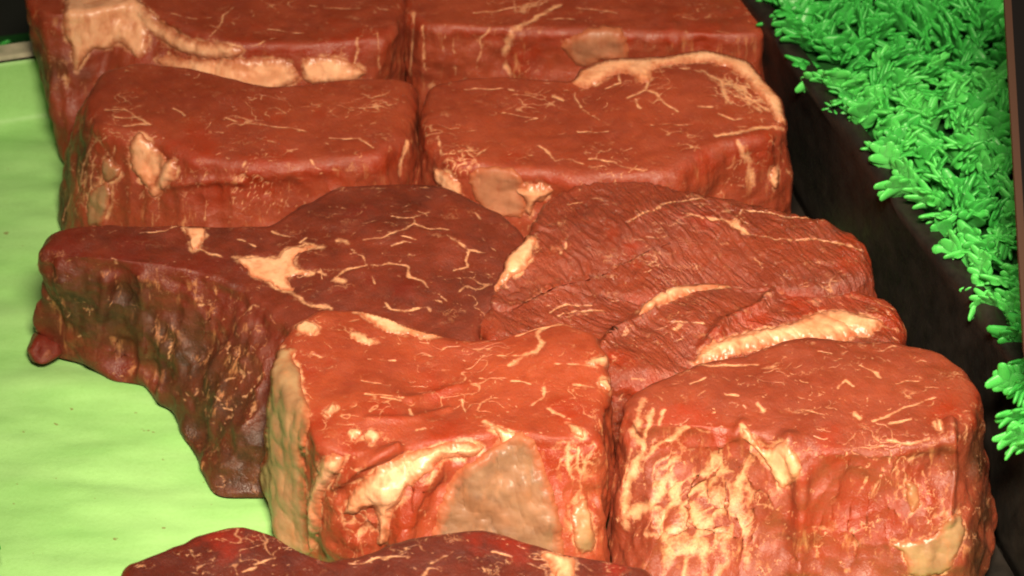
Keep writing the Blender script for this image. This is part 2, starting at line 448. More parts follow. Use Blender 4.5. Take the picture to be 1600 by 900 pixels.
def fat_patch(root, bvh, pt, seed):
    name, poly, thick, mat = pt[:4]; thick *= 0.62; lab = pt[4] if len(pt) > 4 else None
    qq = np.array(poly, float)
    qq = np.stack([qq * 0.8 + np.roll(qq, -1, 0) * 0.2, qq * 0.2 + np.roll(qq, -1, 0) * 0.8], 1).reshape(-1, 2)
    poly = [tuple(v) for v in qq]
    xs = [p[0] for p in poly]; ys = [p[1] for p in poly]; st = 1.7
    if max(xs) - min(xs) < 40 and max(ys) - min(ys) < 40: st = 1.2
    gx = np.arange(min(xs) - 6, max(xs) + 6, st); gy = np.arange(min(ys) - 6, max(ys) + 6, st)
    X, Y = np.meshgrid(gx, gy)
    q = np.stack([X, Y, np.full_like(X, seed * 7.7)], -1)
    Xn = X + 3.2 * vnoise(q / 15.0, seed) + 1.5 * vnoise(q / 7.0, seed + 3); Yn = Y + 3.2 * vnoise(q / 15.0, seed + 1) + 1.5 * vnoise(q / 7.0, seed + 4)
    Xn = Xn + 1.6 * vnoise(q / 4.0, seed + 6); Yn = Yn + 1.6 * vnoise(q / 4.0, seed + 7)
    sd = poly_sd(Xn, Yn, poly)
    keep = sd > -3.0
    H3 = np.full(X.shape + (3,), np.nan); N3 = np.zeros(X.shape + (3,))
    for (r, c_) in zip(*np.where(sd > -12)):
        h, n = cast(bvh, X[r, c_], Y[r, c_])
        if h is not None: H3[r, c_] = h; N3[r, c_] = n
    bad = np.isnan(H3[..., 0]) & (sd > -12)
    for ax in (0, 1):       # a jump in depth: the far side counts as missing
        dj = np.diff(H3, axis=ax); J = np.linalg.norm(dj, axis=-1) > 0.009
        J = np.nan_to_num(J).astype(bool)
        if ax == 0: bad[1:] |= J; bad[:-1] |= J
        else: bad[:, 1:] |= J; bad[:, :-1] |= J
    dist = np.where(bad, 0.0, 99.0)
    for _ in range(9):
        m = np.pad(dist, 1, constant_values=99.0)
        dist = np.minimum(dist, np.minimum(np.minimum(m[:-2, 1:-1], m[2:, 1:-1]), np.minimum(m[1:-1, :-2], m[1:-1, 2:])) + 1)
    sd = np.minimum(sd, (dist - 1.6) * st)
    keep = (sd > -3.5) & ~np.isnan(H3[..., 0])
    for _ in range(2):      # even out the normals
        m = np.pad(N3, ((1, 1), (1, 1), (0, 0)), mode='edge')
        N3 = m[:-2, 1:-1] + m[2:, 1:-1] + m[1:-1, :-2] + m[1:-1, 2:] + m[1:-1, 1:-1] * 2
        N3 /= np.linalg.norm(N3, axis=-1, keepdims=True) + 1e-9
    idx = -np.ones(X.shape, int); idx[keep] = np.arange(keep.sum())
    V = H3[keep]; Nn = N3[keep]; S = sd[keep]
    if len(V) < 8: return
    wpx = max(5.0, min(16.0, thick / PXM * 1.9))
    pr = np.clip(S / wpx, -1, 1); prof = np.where(pr > 0, np.sin(np.pi / 2 * pr), pr * 0.8)
    lum = fbm(V, 110, 3, seed + 2) * (0.30 if name != 'silver_skin' else 0.1) + fbm(V * np.array([1, 1, 0.3]), 330, 2, seed + 5) * 0.10
    hgt = thick * (prof * (1 + lum)) + np.where(S < 0, -0.0004, 0.00015)
    W = V + Nn * hgt[:, None]
    F = []
    a = idx[:-1, :-1]; b = idx[:-1, 1:]; c_ = idx[1:, 1:]; d = idx[1:, :-1]
    ok = (a >= 0) & (b >= 0) & (c_ >= 0) & (d >= 0)
    F = np.stack([a[ok], d[ok], c_[ok], b[ok]], -1)
    # drop cells stretched across a jump in depth
    e = np.maximum(np.linalg.norm(W[F[:, 0]] - W[F[:, 2]], axis=1), np.linalg.norm(W[F[:, 1]] - W[F[:, 3]], axis=1))
    F = F[e < 0.009]
    if len(F) < 6: return
    o = mesh_obj(name, W, F, mat, root)
    e_ = o.data.attributes.new('edge', 'FLOAT', 'POINT'); e_.data.foreach_set('value', np.clip(S / (wpx * (2.0 if name == 'silver_skin' else 1.1)), 0, 1).astype(np.float32))
    if lab: o['label'] = lab

FS, FC, FN, SK = 'fat_strip', 'fat_cap', 'fat_nodule', 'silver_skin'

# ------------------------------------------------------------------ shelf, tray, paper
def simple(name, colr, rough, **kw):
    M = NT(name); M.set(base=colr, rough=rough, **kw); return M
def prism(pts_lo, pts_hi):
    n = len(pts_lo); V = list(pts_lo) + list(pts_hi)
    F = [tuple(range(n))[::-1], tuple(range(n, 2 * n))] + [(i, (i + 1) % n, n + (i + 1) % n, n + i) for i in range(n)]
    return V, F

MB = NT('black_plastic'); c = MB.coord()
nn = MB.noise(c, 90, 5, 0.6); MB.set(base=MB.mix(MB.ramp(nn, 0.35, 0.7), (0.007, 0.006, 0.005), (0.020, 0.015, 0.012)), rough=MB.ramp(MB.noise(c, 200, 4), 0.3, 0.7, 0.42, 0.62), spec=0.35)
MB.l(MB.bump(MB.noise(c, 500, 4), 0.3, 0.0006), MB.b.inputs['Normal'])
MS = NT('dark_shelf'); MS.set(base=(0.012, 0.014, 0.011), rough=0.6)
MW = NT('worn_white_rim'); c = MW.coord(); MW.set(base=MW.mix(MW.ramp(MW.noise(c, 150, 4), 0.4, 0.7), (0.55, 0.50, 0.36), (0.34, 0.34, 0.22)), rough=0.5)

V, F = prism([(-1, -0.6, -0.03), (1, -0.6, -0.03), (1, 1.0, -0.03), (-1, 1.0, -0.03)], [(-1, -0.6, -0.006), (1, -0.6, -0.006), (1, 1.0, -0.006), (-1, 1.0, -0.006)])
o = mesh_obj('shelf', V, F, MS.m, None, False); o['kind'] = 'structure'

# right hand wall of the tray: foot line on the paper, rim line on top
fa = at(1238, 290, 0)[:2]; fb = at(1552, 830, 0)[:2]; RZ = 0.064
ra = at(1172, 0, RZ)[:2]; rb = at(1600, 575, RZ)[:2]
axis = (fa - fb) / np.linalg.norm(fa - fb)          # runs to the back
perp = np.array([axis[1], -axis[0]])                # to the right
raxis = (ra - rb) / np.linalg.norm(ra - rb)
tray = empty('tray', (float(fb[0]), float(fb[1]), -0.004), 'black plastic display tray holding the steaks, its tall side wall at the right', 'tray')
nseg = 60; VV = []; FF = []
for k in range(nseg):
    t = -0.25 + 0.75 * k / (nseg - 1)
    f = fb + axis * t; r = rb + raxis * t
    wob = 0.0008 * math.sin(k * 0.9) + 0.0006 * math.sin(k * 2.3)
    prof = [(f, -0.003), (f + (r - f) * 0.06, 0.003), (f + (r - f) * 0.5, 0.028 + wob), (f + (r - f) * 0.93 , 0.057), (r + perp * (-0.001 + wob), RZ - 0.0015), (r + perp * (0.0012 + wob), RZ + wob), (r + perp * 0.006, RZ + wob - 0.0005), (r + perp * 0.008, RZ - 0.004), (r + perp * 0.0085, -0.003)]
    for (p, z) in prof: VV.append((p[0], p[1], z))
m_ = 9
for k in range(nseg - 1):
    for j in range(m_ - 1):
        a = k * m_ + j; FF.append((a, a + m_, a + m_ + 1, a + 1))
    FF.append((k * m_ + m_ - 1, (k + 1) * m_ + m_ - 1, (k + 1) * m_, k * m_))
FF.append(tuple(range(m_))); FF.append(tuple(range((nseg - 1) * m_, nseg * m_))[::-1])
mesh_obj('side_wall', VV, FF, MB.m, tray)
# floor
def quad_on(dx0, dx1, dt0, dt1, z):
    return [tuple(np.r_[fb + axis * t - perp * d, z]) for d, t in ((dx0, dt0), (dx1, dt0), (dx1, dt1), (dx0, dt1))]
# back wall line (through the picture's left edge)
bl = at(0, 188, 0)[:2]
bt = float((bl - fb) @ axis)                         # distance along the axis
W_TR = 0.352
V, F = prism(quad_on(-0.002, W_TR, -0.28, bt + 0.012, -0.0055), quad_on(-0.002, W_TR, -0.28, bt + 0.012, -0.003))
mesh_obj('tray_floor', V, F, MB.m, tray, False)
V, F = prism(quad_on(W_TR + 0.001, W_TR + 0.006, -0.28, bt + 0.003, -0.002), quad_on(W_TR + 0.003, W_TR + 0.007, -0.28, bt + 0.003, 0.034))
mesh_obj('side_wall', V, F, MB.m, tray, False)
V, F = prism(quad_on(-0.0, W_TR, bt + 0.0035, bt + 0.010, -0.002), quad_on(-0.0, W_TR, bt + 0.0045, bt + 0.009, 0.0245))
mesh_obj('end_wall', V, F, MB.m, tray, False)
V, F = prism(quad_on(0.0, W_TR, bt + 0.0030, bt + 0.0115, 0.0250), quad_on(0.0, W_TR, bt + 0.0035, bt + 0.011, 0.0268))
mesh_obj('rim', V, F, MW.m, tray, False)

# paper liner: a sheet on the floor that turns up against the end wall
MP = NT('green_paper'); c = MP.coord()
t1 = MP.noise(MP.mapping(c, (0.35, 1.2, 1)), 60, 5, 0.55); t2 = MP.noise(c, 700, 4, 0.6)
k = MP.mix(MP.ramp(t1, 0.35, 0.65), (0.27, 0.56, 0.17), (0.34, 0.65, 0.22))
k = MP.mix(MP.ramp(t2, 0.45, 0.75, 0, 0.3), k, (0.24, 0.48, 0.12))
br = MP.noise(MP.mapping(c, (0.5, 1.5, 1)), 22, 3, 0.5); k = MP.mix(MP.ramp(br, 0.45, 0.7, 0, 0.55), k, (0.36, 0.62, 0.24))
spots = MP.noise(c, 260, 2, 0.5); k = MP.mix(MP.ramp(spots, 0.73, 0.77, 0, 0.7), k, (0.20, 0.13, 0.04))
MP.l(MP.bump(MP.math('ADD', t2, MP.math('MULTIPLY', t1, 2.5)), 0.16, 0.0009), MP.b.inputs['Normal'])
MP.set(base=k, rough=0.5, spec=0.3, sss=0.0)
NXp, NYp = 230, 260
us = np.linspace(0.010, W_TR, NXp); vs = np.linspace(-0.27, bt + 0.0255, NYp)
U, Vv = np.meshgrid(us, vs)
arc = np.clip(Vv - (bt - 0.004), 0, None)            # the part that climbs
along = np.minimum(Vv, bt - 0.004) + 0.005 * (1 - np.exp(-arc / 0.005))
zz = np.where(arc > 0, np.clip(arc - 0.004, 0, None) + 0.0008 * np.minimum(arc / 0.004, 1), 0)
XY = fb[None, None] + axis * along[..., None] - perp * U[..., None]
q = np.stack([XY[..., 0] * 0.5, XY[..., 1] * 1.6, np.zeros_like(U)], -1)
rip = fbm(q, 26, 3, 5) * 0.0024 + fbm(q * np.array([2.2, 0.7, 1]), 60, 3, 9) * 0.0005
rr = np.stack([XY[..., 0], XY[..., 1], zz + np.where(arc > 0, 0, rip) * 0.8 - 0.0008], -1)
rr[..., :2] += axis * (np.where(arc > 0, rip * 0.8, 0))[..., None]
i = np.arange(NYp - 1)[:, None] * NXp + np.arange(NXp - 1)[None]
F = np.stack([i, i + NXp, i + NXp + 1, i + 1], -1).reshape(-1, 4)
o = mesh_obj('paper_liner', rr.reshape(-1, 3), F, MP.m)
sol = o.modifiers.new('thickness', 'SOLIDIFY'); sol.thickness = 0.0003; sol.offset = -1
o['label'] = 'light green butcher paper lining the tray under the steaks'; o['category'] = 'paper'

# ------------------------------------------------------------------ steaks
build_steak('top left raw steak with thick orange fat running down its front left corner', M_MID,
    [(36, -5), (90, -70), (250, -85), (450, -120), (632, -120), (634, -10), (622, 45), (600, 62), (480, 72), (360, 72), (290, 50), (200, 12), (130, 24), (70, 24)],
    0.060, base=[(92, 264), (110, 180), (300, 140), (600, 130), (630, 160), (625, 260), (480, 300), (300, 312), (140, 300)], seed=1,
    bumps=[(300, -20, 120, 0.002)],
    veins=[([(325, 58), (345, 40), (350, 25), (365, 12)], 4), ([(395, 70), (430, 60)], 3), ([(420, 45), (480, 52)], 3), ([(270, 20), (300, 30), (330, 28)], 3), ([(480, 10), (560, 14)], 3),
           ([(555, 60), (553, 110)], 5), ([(590, 50), (592, 118)], 4), ([(98, 120), (108, 140)], 7)],
    reds=[(225, 85, 22), (520, 65, 40), (560, 60, 40), (400, 85, 40)],
    patches=[(FC, [(99, -12), (202, -14), (240, 20), (232, 50), (236, 78), (214, 92), (198, 76), (186, 63), (169, 80), (143, 76), (116, 118), (110, 72), (99, 55)], 0.0022, M_FAT),
             (FS, [(205, 10), (226, 12), (270, 46), (295, 60), (338, 66), (384, 76), (374, 90), (330, 92), (295, 88), (262, 70), (225, 45)], 0.0020, M_FAT),
             (FS, [(238, 96), (262, 84), (290, 92), (380, 92), (452, 92), (472, 125), (432, 142), (400, 144), (360, 138), (320, 122), (275, 116)], 0.0022, M_FAT),
             (FN, [(466, 97), (490, 88), (525, 88), (572, 108), (567, 124), (520, 130), (476, 130)], 0.0020, M_FAT)],
    brown_shade=[(60, 100, 70), (70, 170, 60), (85, 225, 60), (45, 40, 60)], flecks=60)

build_steak('raw steak at the top centre with a grey flap of gristle on its front', M_MID,
    [(630, -90), (700, -120), (900, -110), (1080, -80), (1170, -30), (1198, 25), (1190, 55), (1120, 55), (1000, 52), (880, 48), (760, 45), (660, 40), (634, 15)],
    0.058, seed=2,
    veins=[([(796, 116), (785, 87), (798, 48), (840, 26), (873, 9)], 7), ([(744, 122), (750, 61), (768, 40)], 4), ([(645, 20), (642, 118)], 6), ([(662, 40), (664, 118)], 4), ([(695, 40), (690, 110)], 3), ([(710, 60), (712, 118)], 4),
           ([(855, 28), (895, 30)], 3), ([(735, 20), (790, 15), (850, 5)], 3), ([(900, 12), (960, 18)], 3)],
    reds=[(860, 60, 35), (835, 85, 30), (815, 90, 30), (1050, 60, 20), (1100, 70, 60)],
    patches=[(SK, [(871, 66), (932, 39), (967, 42), (982, 66), (984, 96), (945, 93), (910, 108), (890, 94)], 0.0016, M_MEMBRANE)],
    creases=[([(1052, 40), (1055, 90)], 14, 0.0008), ([(815, 60), (810, 110)], 14, 0.0015)], flecks=50)

build_steak('smooth topped raw steak with a knob of fat at its left front corner', M_MID,
    [(128, 150), (150, 105), (210, 92), (300, 108), (430, 132), (560, 118), (650, 118), (652, 165), (634, 215), (600, 245), (480, 258), (380, 262), (300, 255), (250, 232), (190, 215), (145, 200)],
    0.058, base=[(85, 352), (95, 300), (160, 270), (400, 290), (640, 300), (668, 380), (640, 440), (480, 470), (300, 470), (170, 450), (105, 400)], seed=3, r_edge=0.006,
    bumps=[(330, 150, 130, 0.002), (230, 200, 40, 0.001)],
    veins=[([(392, 194), (439, 200), (456, 198), (481, 204)], 3.5), ([(401, 217), (430, 222)], 3), ([(515, 213), (561, 217), (580, 232)], 4), ([(485, 247), (492, 262), (515, 266), (534, 268)], 5), ([(504, 276), (523, 257)], 3),
           ([(274, 171), (291, 181)], 5), ([(350, 184), (371, 190)], 3), ([(549, 169), (595, 167)], 3), ([(165, 172), (195, 170), (235, 193)], 4), ([(190, 194), (228, 192)], 5), ([(180, 182), (215, 182)], 4),
           ([(385, 250), (375, 280)], 3), ([(430, 280), (405, 325)], 3), ([(250, 310), (245, 345)], 5), ([(320, 320), (315, 345)], 4),
           ([(150, 215), (128, 260), (118, 330)], 5), ([(140, 240), (150, 290)], 4), ([(180, 215), (178, 300)], 4), ([(112, 300), (100, 345)], 5), ([(195, 300), (192, 350)], 4), ([(635, 225), (625, 270)], 7)],
    netveins=[(140, 290, 60, 170, 0.14), (400, 300, 60, 260, 0.05)],
    reds=[(228, 258, 22), (400, 280, 60), (600, 255, 30), (310, 240, 50), (330, 300, 40), (180, 230, 25)],
    creases=[([(260, 290), (330, 285), (380, 285)], 8, 0.0012)],
    patches=[(FN, [(217, 205), (236, 220), (257, 242), (262, 262), (250, 280), (236, 296), (222, 288), (203, 262), (202, 222)], 0.0022, M_FAT),
             (FN, [(256, 248), (276, 250), (278, 272), (258, 298), (238, 310), (230, 296), (246, 280)], 0.0026, M_FAT),
             (FN, [(163, 243), (188, 262), (186, 279), (169, 287), (158, 270)], 0.0014, M_FATPALE),
             (FS, [(143, 295), (169, 281), (173, 312), (160, 352), (139, 352), (135, 321)], 0.0012, M_FATPALE)],
    sbumps=[(330, 320, 50, 0.0025), (470, 300, 70, 0.002), (170, 320, 40, 0.0015), (235, 250, 30, 0.0015), (620, 250, 20, 0.001)],
    brown_shade=[(105, 260, 45), (98, 320, 50), (130, 240, 40)], flecks=110)

build_steak('raw steak with a webbed cap of fat along its back right edge', M_MID,
    [(655, 165), (664, 126), (740, 114), (890, 120), (905, 98), (960, 84), (1040, 90), (1110, 74), (1175, 90), (1222, 145), (1234, 190), (1205, 215), (1120, 232), (1050, 272), (920, 278), (780, 265), (700, 250), (662, 215)],
    0.058, seed=4, r_edge=0.005, flare=0.003,
    bumps=[(1060, 130, 110, 0.003), (780, 170, 120, -0.001)],
    veins=[([(1011, 127), (1006, 140), (980, 153)], 5), ([(993, 155), (1000, 168)], 4), ([(1006, 140), (1024, 147), (1037, 162), (1059, 173)], 5), ([(969, 114), (973, 131), (949, 138)], 5), ([(897, 144), (906, 171), (932, 188)], 3.5),
           ([(1102, 112), (1129, 127), (1133, 149), (1144, 162)], 7), ([(1063, 105), (1111, 118), (1142, 127), (1172, 136), (1203, 144)], 4), ([(1151, 136), (1172, 153), (1203, 171), (1221, 184)], 6), ([(1124, 177), (1146, 188), (1172, 184)], 5),
           ([(1120, 214), (1142, 210), (1172, 203), (1207, 195), (1225, 201)], 6), ([(840, 227), (866, 249), (892, 245), (910, 254)], 4), ([(923, 247), (958, 254), (980, 265), (1011, 267)], 5), ([(783, 177), (840, 184), (822, 192)], 3.5),
           ([(860, 151), (879, 158)], 6), ([(726, 138), (801, 139)], 3), ([(906, 203), (932, 208), (954, 206)], 3.5), ([(1019, 192), (1085, 192)], 3), ([(1089, 166), (1115, 168)], 4), ([(1150, 150), (1190, 158), (1215, 160)], 4), ([(1172, 115), (1200, 140)], 5),
           ([(1159, 219), (1172, 254), (1177, 290)], 6), ([(1200, 210), (1235, 270), (1245, 300)], 4), ([(686, 215), (690, 240)], 5), ([(745, 245), (765, 230)], 4)],
    reds=[(1190, 240, 40), (1100, 250, 25), (800, 245, 25), (1160, 240, 30), (720, 255, 30)],
    netveins=[(720, 245, 40, 230, 0.14), (1160, 140, 60, 170, 0.10)],
    patches=[(FC, [(890, 130), (905, 109), (930, 99), (945, 86), (980, 82), (1015, 88), (1041, 92), (1059, 82), (1107, 72), (1138, 76), (1172, 94), (1203, 122), (1224, 153), (1234, 184), (1230, 199), (1214, 188), (1192, 156), (1168, 130), (1142, 108), (1107, 97), (1063, 100), (1018, 108), (1016, 127), (1000, 133), (984, 112), (958, 116), (940, 128), (914, 141)], 0.0016, M_FAT),
             (SK, [(735, 266), (770, 258), (808, 266), (824, 297), (822, 340), (770, 340), (748, 318), (733, 290)], 0.0012, M_MEMBRANE),
             (FN, [(678, 262), (700, 268), (717, 285), (724, 306), (702, 304), (680, 285)], 0.0014, M_FAT),
             (FN, [(1203, 262), (1215, 258), (1219, 280), (1210, 298), (1203, 285)], 0.0014, M_FAT),
             (FN, [(803, 291), (840, 284), (864, 293), (859, 306), (838, 319), (829, 339), (816, 328), (820, 311), (803, 302)], 0.0035, M_FAT)],
    flecks=70)

long_steak = build_steak('long dark brown raw steak with a star shaped patch of fat on top', M_DARK,
    [(62, 385), (80, 358), (150, 350), (300, 352), (420, 345), (480, 312), (550, 286), (640, 284), (720, 300), (790, 335), (835, 370), (830, 420), (775, 480), (740, 540), (620, 560), (500, 548), (428, 500), (370, 452), (290, 425), (200, 410), (90, 402)],
    0.050, base=[(45, 525), (60, 556), (120, 570), (165, 600), (215, 605), (235, 635), (262, 650), (275, 690), (300, 725), (330, 788), (420, 790), (560, 780), (740, 700), (830, 560), (820, 500), (700, 455), (550, 450), (400, 490), (150, 490), (60, 490)], seed=5,
    r_edge=0.005, lump=0.0020, sidestreak=0.0009,
    bumps=[(620, 370, 140, 0.004), (420, 430, 60, -0.001), (150, 380, 60, 0.001)],
    veins=[([(567, 373), (593, 372), (620, 360), (647, 348), (647, 340), (673, 332)], 4.5), ([(647, 350), (673, 358), (703, 359)], 4), ([(700, 367), (730, 387), (767, 398)], 4), ([(613, 338), (647, 340)], 3.5), ([(733, 390), (728, 407), (730, 417), (710, 423)], 4),
           ([(527, 378), (540, 380)], 6), ([(547, 388), (570, 398), (573, 413)], 3.5), ([(527, 437), (533, 427), (553, 420), (580, 413), (593, 418), (607, 410), (627, 413), (640, 418), (638, 433), (660, 438), (667, 447)], 5), ([(527, 435), (540, 440)], 7),
           ([(583, 433), (587, 443)], 4), ([(600, 472), (613, 483), (667, 483), (673, 490)], 4.5), ([(690, 465), (700, 472)], 3.5), ([(627, 367), (650, 373)], 3.5), ([(613, 383), (630, 377)], 3), ([(743, 332), (748, 340)], 4), ([(427, 360), (457, 372)], 4),
           ([(425, 438), (450, 450), (470, 466), (490, 478), (515, 482)], 6), ([(372, 374), (402, 383)], 4), ([(657, 287), (657, 297)], 4), ([(305, 386), (345, 402)], 5), ([(220, 365), (260, 360), (290, 352)], 3), ([(437, 405), (450, 390), (477, 383), (503, 385)], 7), ([(437, 415), (463, 422), (490, 427)], 8), ([(395, 412), (425, 440), (455, 456)], 8), ([(365, 402), (400, 404), (437, 408)], 7), ([(470, 380), (478, 374)], 5), ([(500, 425), (512, 430)], 5),
           ([(372, 494), (396, 476), (414, 482), (432, 506)], 4), ([(288, 512), (300, 482), (336, 470)], 4), ([(324, 656), (342, 602), (384, 584), (420, 584)], 4), ([(300, 560), (330, 520), (350, 500)], 3), ([(185, 450), (170, 480)], 3), ([(120, 525), (135, 515)], 5),
           ([(270, 500), (262, 560)], 4), ([(350, 640), (380, 610), (400, 590)], 3)],
    netveins=[(360, 600, 100, 90, 0.03)], brown_shade=[(120, 480, 75), (200, 500, 75), (270, 560, 80), (330, 620, 90), (390, 720, 80), (300, 680, 60)],
    reds=[(90, 390, 40), (200, 415, 40), (290, 440, 45), (70, 530, 25), (180, 570, 25), (560, 330, 25), (625, 450, 30), (305, 690, 25), (370, 750, 30), (350, 470, 30), (70, 440, 30)],
    creases=[([(165, 440), (158, 500), (150, 560)], 12, 0.0020), ([(222, 435), (228, 520), (215, 600)], 10, 0.0018), ([(270, 500), (250, 560), (248, 640)], 9, 0.0012), ([(300, 600), (285, 690)], 9, 0.0010), ([(335, 640), (312, 740)], 9, 0.0012)],
    patches=[(FS, [(366, 403), (400, 401), (435, 404), (446, 390), (470, 383), (502, 384), (480, 390), (464, 396), (458, 410), (466, 419), (492, 427), (462, 431), (445, 436), (462, 456), (440, 454), (412, 438), (393, 430), (380, 414)], 0.0006, M_FAT),
             (FS, [(286, 350), (322, 352), (322, 368), (312, 386), (300, 394), (296, 374)], 0.0008, M_FAT)],
    sbumps=[(68, 532, 30, 0.002), (140, 470, 45, 0.001), (330, 500, 40, 0.0015), (400, 560, 40, 0.0015), (350, 660, 40, 0.0015), (270, 520, 30, 0.001), (390, 690, 30, 0.001), (188, 560, 30, 0.004), (195, 470, 28, 0.002), (240, 590, 26, 0.003), (300, 690, 26, 0.004), (345, 765, 24, 0.004), (310, 560, 34, 0.003), (380, 620, 36, 0.002), (90, 400, 30, 0.0015)],
    flecks=70, fang=0.1)

import bmesh
bm = bmesh.new(); bmesh.ops.create_uvsphere(bm, u_segments=40, v_segments=28, radius=1.0)
nc = at(70, 541, 0.0045); V = np.array([v.co[:] for v in bm.verts]); F = [tuple(v.index for v in f.verts) for f in bm.faces]; bm.free()
V = V * (1 + 0.22 * vnoise(V * 1.3 + 4, 5)[:, None]) * np.array([0.0058, 0.0085, 0.0038]) + nc
o = mesh_obj('meat_nub', V, F, M_DARK, long_steak)
for nm, val in (('fat', 0.0), ('red', 0.8), ('side', 0.3), ('brown', 0.0)):
    a_ = o.data.attributes.new(nm, 'FLOAT', 'POINT'); a_.data.foreach_set('value', np.full(len(V), val, dtype=np.float32))

build_steak('coarse grained glistening raw steak with an orange fat band on its left edge', M_GRAIN,
    [(758, 462), (770, 430), (815, 365), (850, 305), (900, 282), (1000, 282), (1130, 305), (1250, 330), (1320, 350), (1362, 385), (1362, 430), (1300, 455), (1180, 452), (1050, 465), (940, 455), (840, 445), (790, 475)],
    0.054, seed=6, r_edge=0.005, tilt=None, grain=(0.5, 460, 0.0007), lump=0.0016,
    bumps=[(1000, 350, 120, 0.003), (1250, 390, 60, 0.001), (950, 440, 60, -0.004), (1100, 445, 70, -0.004), (800, 450, 40, -0.004)],
    veins=[([(1080, 337), (1139, 346), (1170, 364), (1215, 375), (1260, 373), (1305, 377), (1350, 393)], 5), ([(1148, 343), (1161, 328), (1215, 337), (1305, 346)], 3.5), ([(986, 346), (1013, 328), (1053, 316), (1094, 310)], 4), ([(880, 395), (885, 380)], 5), ([(1150, 346), (1168, 362)], 8),
           ([(890, 320), (930, 310), (960, 320)], 3), ([(1180, 310), (1300, 345)], 3)],
    reds=[(1100, 345, 28), (830, 330, 35), (985, 385, 20), (1330, 400, 30), (860, 310, 40)],
    patches=[(FS, [(752, 468), (763, 431), (783, 404), (810, 373), (839, 366), (835, 395), (815, 427), (790, 438), (770, 460)], 0.0018, M_FAT)],
    flecks=60, fang=-0.6)

build_steak('folded dark red raw steak with two long curved strips of orange fat', M_GRAIN,
    [(742, 492), (770, 462), (840, 428), (960, 425), (1050, 440), (1200, 440), (1330, 442), (1400, 468), (1420, 505), (1400, 545), (1320, 570), (1150, 590), (1040, 600), (955, 600), (880, 560), (780, 545)],
    0.050, seed=7, r_edge=0.006, lump=0.0016, grain=(0.8, 330, 0.0006),
    bumps=[(870, 450, 60, 0.002), (1100, 490, 70, 0.004), (1250, 470, 60, 0.002), (980, 570, 60, 0.002), (880, 520, 50, -0.001)],
    veins=[([(819, 427), (891, 415), (972, 436), (1013, 458)], 4), ([(895, 445), (915, 449)], 8), ([(860, 490), (885, 475), (925, 478)], 3.5), ([(875, 496), (900, 484), (940, 488)], 3.5), ([(1053, 515), (1062, 508)], 6), ([(735, 462), (750, 460)], 5), ([(1045, 500), (1100, 505)], 3)],
    reds=[(1180, 500, 35), (1250, 480, 40), (1390, 500, 40), (1340, 460, 40), (1120, 540, 25), (960, 560, 25)],
    creases=[([(1030, 470), (1000, 500), (960, 520), (945, 540)], 9, 0.0022), ([(1210, 455), (1190, 480), (1130, 505), (1100, 545)], 9, 0.0025), ([(800, 440), (900, 425), (1000, 455)], 7, 0.001)],
    patches=[(FS, [(995, 494), (1006, 474), (1044, 451), (1080, 437), (1148, 434), (1197, 430), (1217, 438), (1206, 449), (1152, 446), (1103, 451), (1053, 469), (1015, 485)], 0.0022, M_FAT),
             (FS, [(1078, 572), (1096, 548), (1116, 528), (1125, 533), (1170, 518), (1229, 508), (1260, 494), (1305, 484), (1350, 491), (1381, 503), (1368, 521), (1314, 532), (1260, 538), (1206, 540), (1161, 550), (1116, 565)], 0.0032, M_FAT)],
    flecks=60)

